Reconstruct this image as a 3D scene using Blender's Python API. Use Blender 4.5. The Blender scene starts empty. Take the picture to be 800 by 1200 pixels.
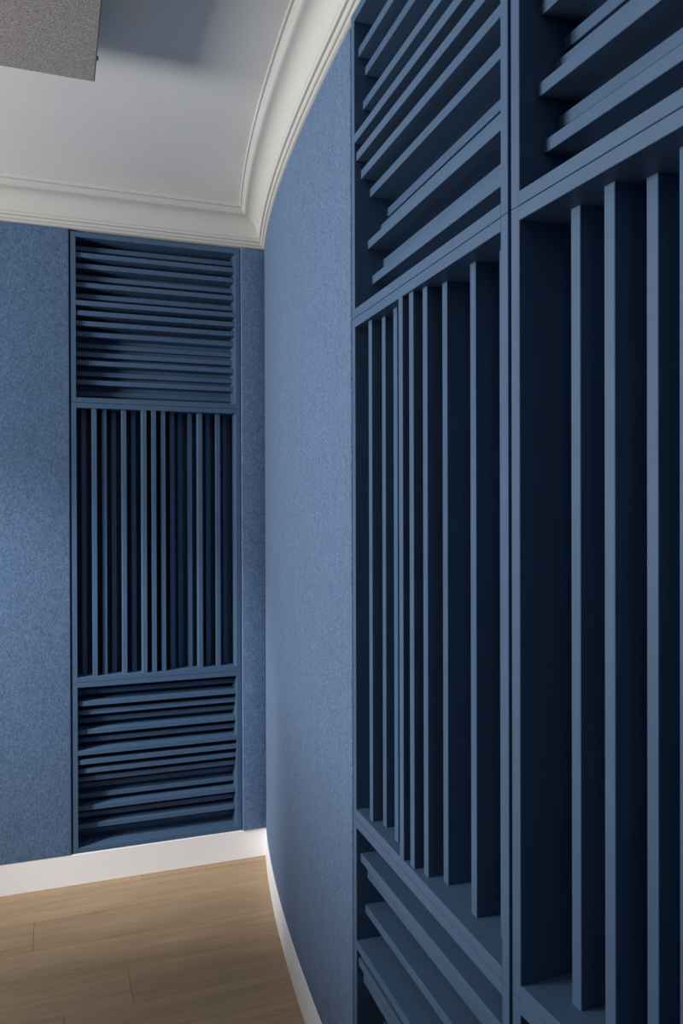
import bpy, math, random
import numpy as np
from mathutils import Matrix, Vector

C = bpy.context.scene.collection
scene = bpy.context.scene
random.seed(7)

# ------------------------------------------------------------------ helpers
class MB:
    """Collects vertices and faces of one mesh."""
    def __init__(self):
        self.v, self.f, self.tone = [], [], []
    def add(self, verts, faces, tone=0.0):
        b = len(self.v)
        self.v += [tuple(p) for p in verts]
        for f in faces:
            self.f.append(tuple(b + i for i in f)); self.tone.append(tone)
    def box(self, x0, x1, y0, y1, z0, z1, tone=0.0):
        self.add([(x0,y0,z0),(x1,y0,z0),(x1,y1,z0),(x0,y1,z0),(x0,y0,z1),(x1,y0,z1),(x1,y1,z1),(x0,y1,z1)],
                 [(0,3,2,1),(4,5,6,7),(0,1,5,4),(1,2,6,5),(2,3,7,6),(3,0,4,7)], tone)
    def prism(self, prof, axis, a0, a1):
        """extrude a closed outline; prof holds (y, other) pairs, axis is 'x' or 'z'"""
        n = len(prof)
        mk = (lambda a, p: (a, p[0], p[1])) if axis == 'x' else (lambda a, p: (p[1], p[0], a))
        vs = [mk(a0, p) for p in prof] + [mk(a1, p) for p in prof]
        fs = [(i, (i+1) % n, n + (i+1) % n, n + i) for i in range(n)]
        fs += [tuple(range(n))[::-1], tuple(range(n, 2*n))]
        self.add(vs, fs)
    def build(self, name, mat, parent=None, smooth=False, tones=False):
        me = bpy.data.meshes.new(name)
        me.from_pydata(self.v, [], self.f)
        if tones:
            at = me.attributes.new('plank', 'FLOAT', 'FACE')
            at.data.foreach_set('value', self.tone)
        me.materials.append(mat)
        import bmesh
        bm = bmesh.new(); bm.from_mesh(me)
        bmesh.ops.recalc_face_normals(bm, faces=bm.faces)
        bm.to_mesh(me); bm.free()
        if smooth:
            for p in me.polygons: p.use_smooth = True
            me.set_sharp_from_angle(angle=math.radians(35))
        o = bpy.data.objects.new(name, me); C.objects.link(o)
        if parent: o.parent = parent
        return o

def tag(o, label=None, cat=None, group=None, kind=None):
    for k, v in (('label', label), ('category', cat), ('group', group), ('kind', kind)):
        if v: o[k] = v
    return o

def slab_bar(axis, a0, a1, y0, y1, c0, c1, ch=0.0007):
    """bar along x or z with its two front long edges eased"""
    m = MB()
    m.prism([(y1, c0), (y0 + ch, c0), (y0, c0 + ch), (y0, c1 - ch), (y0 + ch, c1), (y1, c1)], axis, a0, a1)
    return m

# ------------------------------------------------------------------ materials
def lin(c): return tuple(((x/255)/12.92 if x/255 <= .04045 else ((x/255+.055)/1.055)**2.4) for x in c) + (1,)
def new_mat(name, rough=.5, spec=.5):
    m = bpy.data.materials.new(name); m.use_nodes = True
    nt = m.node_tree; b = nt.nodes['Principled BSDF']
    b.inputs['Roughness'].default_value = rough
    b.inputs['Specular IOR Level'].default_value = spec
    return m, nt, b
def noise(nt, scale, detail=2, rough=.5, vec=None, mapscale=None):
    tc = nt.nodes.new('ShaderNodeTexCoord')
    n = nt.nodes.new('ShaderNodeTexNoise'); n.inputs['Scale'].default_value = scale
    n.inputs['Detail'].default_value = detail; n.inputs['Roughness'].default_value = rough
    src = vec or tc.outputs['Object']
    if mapscale:
        mp = nt.nodes.new('ShaderNodeMapping'); mp.inputs['Scale'].default_value = mapscale
        nt.links.new(src, mp.inputs['Vector']); src = mp.outputs['Vector']
    nt.links.new(src, n.inputs['Vector'])
    return n
def ramp(nt, fac, stops):
    r = nt.nodes.new('ShaderNodeValToRGB'); nt.links.new(fac, r.inputs['Fac'])
    e = r.color_ramp.elements
    e[0].position, e[0].color = stops[0]; e[1].position, e[1].color = stops[-1]
    for p, c in stops[1:-1]:
        k = e.new(p); k.color = c
    return r
def mix(nt, a, b, fac, mode='MULTIPLY'):
    m = nt.nodes.new('ShaderNodeMix'); m.data_type = 'RGBA'; m.blend_type = mode
    if isinstance(fac, float): m.inputs[0].default_value = fac
    else: nt.links.new(fac, m.inputs[0])
    for i, s in ((6, a), (7, b)):
        if isinstance(s, tuple): m.inputs[i].default_value = s
        else: nt.links.new(s, m.inputs[i])
    return m.outputs[2]
def bump(nt, b, h, strength, dist):
    bp = nt.nodes.new('ShaderNodeBump'); bp.inputs['Strength'].default_value = strength
    bp.inputs['Distance'].default_value = dist
    nt.links.new(h, bp.inputs['Height']); nt.links.new(bp.outputs['Normal'], b.inputs['Normal'])

def fabric_mat(name, dark, mid, light, weave=420):
    m, nt, b = new_mat(name, .95, .15)
    n1 = noise(nt, weave, 3, .65, mapscale=(1, 1, .55))
    n2 = noise(nt, 55, 4, .7, mapscale=(1, 1, .35))
    r = ramp(nt, n1.outputs['Fac'], [(.30, lin(dark)), (.5, lin(mid)), (.70, lin(light))])
    r2 = ramp(nt, n2.outputs['Fac'], [(.3, (.86, .86, .88, 1)), (.7, (1.06, 1.06, 1.05, 1))])
    nt.links.new(mix(nt, r.outputs['Color'], r2.outputs['Color'], 1.0), b.inputs['Base Color'])
    b.inputs['Sheen Weight'].default_value = .15
    b.inputs['Sheen Roughness'].default_value = .6
    bump(nt, b, n1.outputs['Fac'], .5, .0012)
    return m
M_fabric = fabric_mat('blue_fabric', (63, 86, 118), (86, 112, 145), (110, 138, 173), 280)
M_tweed = fabric_mat('grey_tweed', (96, 89, 83), (155, 147, 140), (205, 198, 191), 300)

def paint_mat():
    m, nt, b = new_mat("navy_paint", .5, .32)
    n = noise(nt, 9, 3)
    r = ramp(nt, n.outputs['Fac'], [(.3, lin((67, 92, 120))), (.7, lin((71, 96, 125)))])
    nt.links.new(r.outputs['Color'], b.inputs['Base Color'])
    f = noise(nt, 260, 2)
    bump(nt, b, f.outputs['Fac'], .08, .0006)
    return m
M_navy = paint_mat()

def plain(name, c, rough, spec=.4, var=.03, bs=.05):
    m, nt, b = new_mat(name, rough, spec)
    n = noise(nt, 3.5, 4)
    c0 = tuple(x*(1-var) for x in lin(c)[:3]) + (1,); c1 = tuple(min(1, x*(1+var)) for x in lin(c)[:3]) + (1,)
    r = ramp(nt, n.outputs['Fac'], [(.3, c0), (.7, c1)])
    nt.links.new(r.outputs['Color'], b.inputs['Base Color'])
    f = noise(nt, 180, 2); bump(nt, b, f.outputs['Fac'], bs, .0005)
    return m
M_ceiling = plain('ceiling_paint', (237, 235, 229), .9, .2)
M_trim = plain("white_trim", (201, 200, 195), .55, .3, .01, 0)
M_base = plain('white_baseboard', (249, 248, 249), .4, .4, .01)
M_wall = plain('blue_wall_paint', (74, 98, 134), .9, .2)
M_plain_wall = plain('pale_wall_paint', (196, 198, 204), .9, .2)
M_metal = plain('dark_metal', (70, 70, 72), .4, .5)

def wood_mat():
    m, nt, b = new_mat('oak_planks', .48, .35)
    at = nt.nodes.new('ShaderNodeAttribute'); at.attribute_name = 'plank'
    tc = nt.nodes.new('ShaderNodeTexCoord')
    cmb = nt.nodes.new('ShaderNodeCombineXYZ')
    mul = nt.nodes.new('ShaderNodeMath'); mul.operation = 'MULTIPLY'; mul.inputs[1].default_value = 37.0
    nt.links.new(at.outputs['Fac'], mul.inputs[0])
    nt.links.new(mul.outputs[0], cmb.inputs['X']); nt.links.new(mul.outputs[0], cmb.inputs['Z'])
    add = nt.nodes.new('ShaderNodeVectorMath'); add.operation = 'ADD'
    nt.links.new(tc.outputs['Object'], add.inputs[0]); nt.links.new(cmb.outputs[0], add.inputs[1])
    g1 = noise(nt, 1.0, 5, .6, add.outputs[0], (1.6, 30, 30))
    g1.inputs['Distortion'].default_value = .8
    g2 = noise(nt, 1.0, 3, .6, add.outputs[0], (14, 260, 260))
    g3 = noise(nt, 1.0, 2, .5, add.outputs[0], (2.2, 5, 5))
    r1 = ramp(nt, g1.outputs['Fac'], [(.28, lin((158, 131, 101))), (.5, lin((174, 147, 115))), (.72, lin((184, 158, 126)))])
    r2 = ramp(nt, g2.outputs['Fac'], [(.3, (.84, .83, .82, 1)), (.65, (1.03, 1.03, 1.03, 1))])
    c = mix(nt, r1.outputs['Color'], r2.outputs['Color'], 1.0)
    r3 = ramp(nt, g3.outputs['Fac'], [(.3, (.88, .86, .85, 1)), (.7, (1.04, 1.04, 1.04, 1))])
    c = mix(nt, c, r3.outputs['Color'], 1.0)
    rt = ramp(nt, at.outputs['Fac'], [(0, (.90, .89, .88, 1)), (1, (1.05, 1.04, 1.02, 1))])
    c = mix(nt, c, rt.outputs['Color'], 1.0)
    nt.links.new(c, b.inputs['Base Color'])
    bump(nt, b, g2.outputs['Fac'], .12, .0006)
    return m
M_wood = wood_mat()
M_gap = plain('plank_gap', (70, 52, 38), .9, .1)

# ------------------------------------------------------------------ measured layout (metres, floor at z = 0)
EYE = 1.3144
NB = 2.9097                      # plane of the far wall's diffuser fronts
Z_BASE, Z_SEAM2, Z_SEAM1, Z_TOP = .1070, EYE - .6094, EYE + .3706, EYE + .9665
Z_CROWN, Z_CEIL = EYE + .974, EYE + 1.098
XL, YR = -2.6, -1.6              # left and rear walls
_pf = np.polyfit([1.463, 1.751, 2.127, 2.32, 2.491, 2.619, 2.68, 2.904],
                 [.562, .580, .6148, .6415, .666, .686, .6955, .744], 3)
def arc_x(y): return .5357 + (y - .919)**2/18.2
def face_x(y):                   # face line of the gently bowed right wall
    a = arc_x(y)
    if y <= 1.0: return a + .001
    p = float(np.polyval(_pf, y))
    if y >= 1.6: return p
    w = (y - 1.0)/.6; w = w*w*(3 - 2*w)
    return (a + .001)*(1-w) + p*w if y < 1.463 else p*1.0 if w > 1 else (a + .001)*(1-w) + p*w
def slope(y): return (face_x(y + .01) - face_x(y - .01))/.02
def off_pt(y, d):                # point d metres into the room from the right wall's face
    s = slope(y); k = 1/math.hypot(1, s)
    return (face_x(y) - d*k, y + d*s*k)
def right_x(y, d):               # x of the line offset by d into the room, at depth y
    return face_x(y) - d*math.hypot(1, slope(y))

# ------------------------------------------------------------------ floor
m = MB()
JOINTS = {0: [.285], 1: [-1.12], 2: [-.07], 3: [-1.25], 4: [.188], 5: [.015]}
Wp = .178; row = 0; y1 = 2.868 + Wp
m.box(XL - .1, 1.0, YR - .1, 3.14, -.03, -.0012, 0)
while y1 > YR - .1:
    y0 = y1 - Wp
    js = JOINTS.get(row)
    first = js[0] if js else None
    if first is None:
        first = random.uniform(-1.2, -.6)
    xs = sorted([first + 2.05*k for k in range(-4, 4)])
    xs = [XL - .1] + [x for x in xs if XL - .05 < x < .95] + [1.0]
    for a, b in zip(xs, xs[1:]):
        m.box(a + .0006, b - .0006, y0 + .0004, y1 - .0004, -.004, 0, random.random())
    y1 = y0; row += 1
fl = m.build('floor', M_wood, tones=True); tag(fl, kind='structure')
fl.data.materials.append(M_gap)
for p in list(fl.data.polygons)[:6]: p.material_index = 1

# ------------------------------------------------------------------ ceiling and walls
m = MB(); m.box(XL - .1, 1.0, YR - .1, 3.14, Z_CEIL, Z_CEIL + .1)
tag(m.build('ceiling', M_ceiling), kind='structure')
m = MB(); m.box(XL - .1, 1.0, NB + .115, NB + .23, 0, Z_CEIL)
tag(m.build('wall_back', M_wall), kind='structure')
m = MB(); m.box(XL - .1, 1.0, YR - .1, YR, 0, Z_CEIL)
tag(m.build('wall_rear', M_wall), kind='structure')
# left wall with a window opening
WY0, WY1, WZ0, WZ1 = 1.15, 2.05, 1.32, 1.96
m = MB()
m.box(XL - .1, XL, YR, WY0, 0, Z_CEIL); m.box(XL - .1, XL, WY1, NB + .115, 0, Z_CEIL)
m.box(XL - .1, XL, WY0, WY1, 0, WZ0); m.box(XL - .1, XL, WY0, WY1, WZ1, Z_CEIL)
tag(m.build('wall_left', M_wall), kind='structure')
m = MB()
for a, b, c, d in ((WY0 - .05, WY0, WZ0 - .05, WZ1 + .05), (WY1, WY1 + .05, WZ0 - .05, WZ1 + .05),
                   (WY0, WY1, WZ0 - .05, WZ0), (WY0, WY1, WZ1, WZ1 + .05)):
    m.box(XL, XL + .015, a, b, c, d)
tag(m.build('window_1', M_base), kind='structure')
# half-height blocker added out of view to shade the lower right wall and floor
m = MB(); m.box(-1.25, -1.13, YR, 2.08, 0, 1.05); m.box(-1.27, -1.11, YR, 2.10, 1.05, 1.08)
m.box(-1.25, -1.13, YR, 1.15, 1.08, 1.31)
tag(m.build('shade_blocker', M_wall), kind='structure')
# bowed right wall
m = MB(); ys = np.linspace(YR, NB + .115, 60); vs = []
for y in ys:
    x = arc_x(y) + .13
    vs += [(x, y, 0), (x + .12, y, 0), (x + .12, y, Z_CEIL), (x, y, Z_CEIL)]
fs = []
for i in range(len(ys) - 1):
    for k in range(4):
        fs.append((4*i + k, 4*i + (k+1) % 4, 4*i + 4 + (k+1) % 4, 4*i + 4 + k))
fs += [(0, 1, 2, 3), tuple(4*(len(ys)-1) + k for k in range(4))]
m.add(vs, fs)
tag(m.build('wall_right', M_wall), kind='structure')

# ------------------------------------------------------------------ crown moulding: profile (projection, height above its underside)
def cove(p0, z0, p1, z1, n=9):   # hollow quarter curve
    out = []
    for i in range(n + 1):
        a = (i/n)*math.pi/2
        out.append((p1 - (p1 - p0)*math.cos(a), z0 + (z1 - z0)*math.sin(a))) if False else out.append((p0 + (p1 - p0)*(1 - math.cos(a)), z0 + (z1 - z0)*math.sin(a)))
    return out
PROF = [(.0005, 0), (.0062, .0038), (.0066, .0045), (.0066, .0078), (.0050, .0079), (.0050, .0092), (.0105, .0098), (.0135, .0125), (.0150, .0165), (.0150, .0185), (.0130, .0189), (.0130, .0202), (.0200, .0208), (.0225, .0245), (.0232, .0285), (.0205, .0290), (.0205, .0312)]
PROF += cove(.0225, .0318, .068, .0925)
PROF += [(.0660, .0930), (.0660, .0950), (.0715, .0955), (.0765, .0990), (.0805, .1050), (.0845, .1085), (.0850, .1130), (.0828, .1135), (.0828, .1158), (.0895, .1163), (.0910, .1178), (.0910, .124)]
def solve_y(p):                  # where the two moulding runs meet for this projection
    return NB - p
m = MB(); n = len(PROF)
full = [(-.115, 0)] + PROF + [(-.115, .124)]
nf = len(full); vs = []
for p, h in full:
    pc = max(p, 0)
    vs.append((XL, NB - p, Z_CROWN + h))
for p, h in full:
    vs.append((right_x(NB - p, p) if p > 0 else right_x(NB, 0) + .05, NB - p, Z_CROWN + h))
fs = [(i, (i+1) % nf, nf + (i+1) % nf, nf + i) for i in range(nf)] + [tuple(range(nf)), tuple(range(nf, 2*nf))]
m.add(vs, fs)
tag(m.build('trim_1', M_trim, smooth=True), kind='structure')
m = MB(); vs = []; NS = 90
full2 = [(-.10, 0)] + PROF + [(-.10, .124)]
for j in range(NS + 1):
    for p, h in full2:
        top = NB - max(p, 0)
        y = top + (YR - top)*j/NS
        vs.append((right_x(y, p), y, Z_CROWN + h))
fs = []
for j in range(NS):
    for i in range(nf):
        fs.append((j*nf + i, j*nf + (i+1) % nf, (j+1)*nf + (i+1) % nf, (j+1)*nf + i))
fs += [tuple(range(nf)), tuple(NS*nf + i for i in range(nf))]
m.add(vs, fs)
tag(m.build('trim_2', M_trim, smooth=True), kind='structure')

# ------------------------------------------------------------------ baseboards (they carry the panels and diffusers)
m = MB()
xe = right_x(NB, 0)
m.prism([(NB + .115, 0), (NB - .003, 0), (NB - .003, Z_BASE - .003), (NB - .0015, Z_BASE - .0005), (NB + .115, Z_BASE - .0005)], 'x', XL, xe + .02)
tag(m.build('baseboard_back', M_base), kind='structure')
m = MB(); vs = []; NS = 80
bp = [(-.12, 0), (.003, 0), (.003, Z_BASE - .003), (.0015, Z_BASE - .0005), (-.12, Z_BASE - .0005)]
def base_x(y, d):
    f = face_x(y)
    if y < 1.4668: f = min(f, arc_x(y) - .004 + .004)
    return f - d
ysb = list(np.linspace(NB - .003, 1.4669, 40)) + list(np.linspace(1.4667, YR, 40))
for y in ysb:
    for d, z in bp: vs.append((base_x(y, d), y, z))
nb = len(bp); fs = []
for j in range(len(ysb) - 1):
    for i in range(nb): fs.append((j*nb + i, j*nb + (i+1) % nb, (j+1)*nb + (i+1) % nb, (j+1)*nb + i))
fs += [tuple(range(nb)), tuple((len(ysb)-1)*nb + i for i in range(nb))]
m.add(vs, fs)
tag(m.build('baseboard_right', M_base, smooth=True), kind='structure')

# ------------------------------------------------------------------ fabric covered wall panels
def rounded_slab(x0, x1, y0, y1, z0, z1, r=.004):
    b = MB(); k = 3; prof = []
    for i in range(k + 1):
        a = math.pi/2*i/k; prof.append((y0 + r - r*math.sin(a), x0 + r - r*math.cos(a)))
    for i in range(k + 1):
        a = math.pi/2*i/k; prof.append((y0 + r - r*math.cos(a), x1 - r + r*math.sin(a)))
    prof += [(y1, x1), (y1, x0)]
    b.prism(prof, 'z', z0, z1)
    return b
BX0 = .0520; BX1 = .6508
PZ0, PZ1 = Z_BASE, Z_CROWN - .004
o = rounded_slab(XL + .002, BX0 - .0045, NB - .004, NB + .113, PZ0, PZ1).build('fabric_panel', M_fabric, smooth=True)
tag(o, 'wide blue fabric wall panel filling the far wall left of its slatted column', 'wall panel', 'blue fabric wall panels')
o = rounded_slab(BX1 + .003, right_x(NB, 0) + .0, NB - .008, NB + .113, PZ0, PZ1).build('fabric_panel', M_fabric, smooth=True)
tag(o, 'narrow blue fabric strip panel in the corner, right of the far slatted column', 'wall panel', 'blue fabric wall panels')
m = MB(); vs = []
ysf = [NB - .0085] + list(np.linspace(NB - .03, 1.5055, 48)) + [1.5025, 1.5008, 1.5003]
for j, y in enumerate(ysf):
    e = {len(ysf)-1: .004, len(ysf)-2: .0015, len(ysf)-3: .0003}.get(j, 0)
    x = face_x(y) + e
    vs += [(x, y, PZ0), (arc_x(y) + .128, y, PZ0), (arc_x(y) + .128, y, PZ1), (x, y, PZ1)]
fs = []
for j in range(len(ysf) - 1):
    for k in range(4): fs.append((4*j + k, 4*j + (k+1) % 4, 4*j + 4 + (k+1) % 4, 4*j + 4 + k))
fs += [(0, 1, 2, 3), tuple(4*(len(ysf)-1) + k for k in range(4))]
m.add(vs, fs)
o = m.build('fabric_panel', M_fabric, smooth=True)
tag(o, 'curved light blue fabric wall panel bowing along the right wall from the corner', 'wall panel', 'blue fabric wall panels')

# painted filler strip in the reveal between curved fabric and the first right-hand diffuser column
m = MB()
m.box(arc_x(1.48) + .016, arc_x(1.48) + .125, 1.4645, 1.4995, PZ0, PZ1)
tag(m.build('trim_3', M_navy), kind='structure')

# ------------------------------------------------------------------ slatted diffusers
DEPTH = .100; FT = .0175; ST = .0167; UNIT = .0046
SEQ = [11, 3, 6, 12, 5, 10, 1, 2, 4, 8, 16, 13, 7, 14, 9, 18]      # stepped depths of the sixteen slats
def diffuser(name, label, loc, rot, w, h, upright, flip=False, group=None):
    """local x = left to right seen from the room, y = into the wall, z = up"""
    r = bpy.data.objects.new(name, None); C.objects.link(r)
    r.location = loc; r.rotation_euler = (0, 0, rot); r.empty_display_size = .05
    tag(r, label, 'diffuser panel', group)
    slab_bar('z', 0, h, 0, DEPTH, 0, FT).build('side_panel', M_navy, r)
    slab_bar('z', 0, h, 0, DEPTH, w - FT, w).build('side_panel', M_navy, r)
    slab_bar('x', FT, w - FT, 0, DEPTH, h - FT, h).build('top_panel', M_navy, r)
    slab_bar('x', FT, w - FT, 0, DEPTH, 0, FT).build('bottom_panel', M_navy, r)
    b = MB(); b.box(FT, w - FT, DEPTH - .006, DEPTH, FT, h - FT); b.build('back_panel', M_navy, r)
    seq = SEQ[::-1] if flip else SEQ
    span = (w if upright else h) - 2*FT
    gap = (span - 16*ST)/17
    for k, s in enumerate(seq):
        d = (s - 1)*UNIT
        a = FT + gap*(k + 1) + ST*k
        if upright:
            o = slab_bar('z', FT, h - FT, d, DEPTH - .006, a, a + ST)
        else:
            o = slab_bar('x', FT, w - FT, d, DEPTH - .006, h - a - ST, h - a)
        o.build('slat', M_navy, r)
    return r
G = .0005
COLS = [
 ((BX0, NB, 0), 0.0, BX1 - BX0, 'diffusers stacked on the far wall',
  ['square navy diffuser of horizontal slats under the crown moulding on the far wall',
   'tall narrow navy diffuser of upright slats, middle of the far wall stack',
   'square navy diffuser of horizontal slats standing on the far wall baseboard'], (False, False, False)),
 ((.5519, 1.4631, 0), math.radians(-91.54), .5985, 'diffusers stacked on the right wall',
  ['navy horizontal slat diffuser high on the right wall, directly beside the curved fabric panel',
   'tall navy upright slat diffuser on the right wall, directly beside the curved fabric panel',
   'low navy diffuser with shelf-like slats on the right wall, directly beside the curved fabric panel'], (False, False, False)),
 ((.5362, .8577, 0), math.radians(-87.73), .5985, 'diffusers stacked on the right wall',
  ['navy horizontal slat diffuser cut off by the top right corner of the photo',
   "tall navy upright slat diffuser nearest the camera, cut off by the photo's right edge",
   'navy diffuser barely showing at the bottom edge, directly below the nearest tall one'], (False, True, True)),
]
for loc, rot, w, grp, labs, flips in COLS:
    for (z0, z1), lab, up, fp in zip(((Z_SEAM1 + G, Z_TOP), (Z_SEAM2 + G, Z_SEAM1 - G), (Z_BASE, Z_SEAM2 - G)), labs, (False, True, False), flips):
        diffuser('slat_diffuser', lab, (loc[0], loc[1], z0), rot, w, z1 - z0, up, fp, grp)

# ------------------------------------------------------------------ ceiling panel
PX1, PY1, PZB = .0921, 1.968, EYE + 1.012
m = MB()
pw, pd, pt, r = 1.2, .6, .026, .003
x0, x1, y0, y1 = PX1 - pw, PX1, PY1 - pd, PY1
k = 3; rings = [(r, 0), (.0009, .0009), (0, r), (0, pt - r), (r, pt)]
vs = []
for e, z in rings: vs += [(x0+e, y0+e, z), (x1-e, y0+e, z), (x1-e, y1-e, z), (x0+e, y1-e, z)]
fs = [(0, 1, 2, 3)] + [(4*i + a, 4*i + (a+1) % 4, 4*i + 4 + (a+1) % 4, 4*i + 4 + a) for i in range(len(rings)-1) for a in range(4)]
fs += [tuple(4*(len(rings)-1) + a for a in range(4))]
m.add([(a, b, c + PZB) for a, b, c in vs], fs)
cp = m.build('acoustic_ceiling_panel', M_tweed)
tag(cp, 'grey-brown tweed acoustic panel hung flat just below the ceiling', 'ceiling panel')
for sx in (x0 + .15, x1 - .25):
    for sy in (y0 + .12, y1 - .12):
        b = MB(); nn = 12
        b.prism([(sy + .006*math.cos(2*math.pi*i/nn), sx + .006*math.sin(2*math.pi*i/nn)) for i in range(nn)], 'z', PZB + pt - .001, Z_CEIL)
        b.build('hanger_rod', M_metal, cp)
b = MB(); b.box(x1 - .001, x1 + .004, PY1 - .100, PY1 - .091, PZB + .003, PZB + .009)
b.build('edge_clip', M_tweed, cp)

# ------------------------------------------------------------------ light
def area(name, loc, target, sx, sy, watts, col):
    l = bpy.data.lights.new(name, 'AREA'); l.shape = 'RECTANGLE'; l.size = sx; l.size_y = sy
    l.energy = watts; l.color = col
    o = bpy.data.objects.new(name, l); C.objects.link(o); o.location = loc
    o.rotation_euler = (Vector(target) - Vector(loc)).to_track_quat('-Z', 'Y').to_euler()
    return o
area('window_daylight', (XL - .02, (WY0+WY1)/2, (WZ0+WZ1)/2), (0, (WY0+WY1)/2, (WZ0+WZ1)/2), WY1 - WY0, WZ1 - WZ0, 104, (1, .985, .96))
def spot(name, loc, target, deg, watts, col, radius=.04, blend=1.0):
    l = bpy.data.lights.new(name, 'SPOT'); l.energy = watts; l.color = col
    l.spot_size = math.radians(deg); l.spot_blend = blend; l.shadow_soft_size = radius
    o = bpy.data.objects.new(name, l); C.objects.link(o); o.location = loc
    o.rotation_euler = (Vector(target) - Vector(loc)).to_track_quat('-Z', 'Y').to_euler()
spot('ceiling_spotlight', (-1.7, 1.95, Z_CEIL - .08), (.37, 2.95, .43), 32, 245, (.97, .985, 1))
w = bpy.data.worlds.new('world'); scene.world = w; w.use_nodes = True
w.node_tree.nodes['Background'].inputs[0].default_value = (.6, .7, .85, 1)
w.node_tree.nodes['Background'].inputs[1].default_value = .3

# ------------------------------------------------------------------ camera
F, ROLL, PITCH, YAW = 926.2, -.003027, -.005348, .34692
cam = bpy.data.cameras.new('camera'); co = bpy.data.objects.new('camera', cam); C.objects.link(co)
cam.sensor_fit = 'HORIZONTAL'; cam.sensor_width = 36; cam.lens = F/800*36; cam.clip_start = .02
f0 = Vector((math.sin(YAW), math.cos(YAW), 0)); r0 = Vector((math.cos(YAW), -math.sin(YAW), 0)); z0 = Vector((0, 0, 1))
fw = math.cos(PITCH)*f0 + math.sin(PITCH)*z0; up = -math.sin(PITCH)*f0 + math.cos(PITCH)*z0
ri = math.cos(ROLL)*r0 + math.sin(ROLL)*up; ui = -math.sin(ROLL)*r0 + math.cos(ROLL)*up
mt = Matrix.Identity(4)
for i in range(3): mt[i][0], mt[i][1], mt[i][2] = ri[i], ui[i], -fw[i]
mt[0][3], mt[1][3], mt[2][3] = 0, 0, EYE
co.matrix_world = mt
scene.camera = co

vs_ = scene.view_settings
scene.display_settings.display_device = 'sRGB'
vs_.view_transform = 'Standard'; vs_.look = 'None'; vs_.gamma = 1; vs_.use_curve_mapping = False
vs_.exposure = 0.0
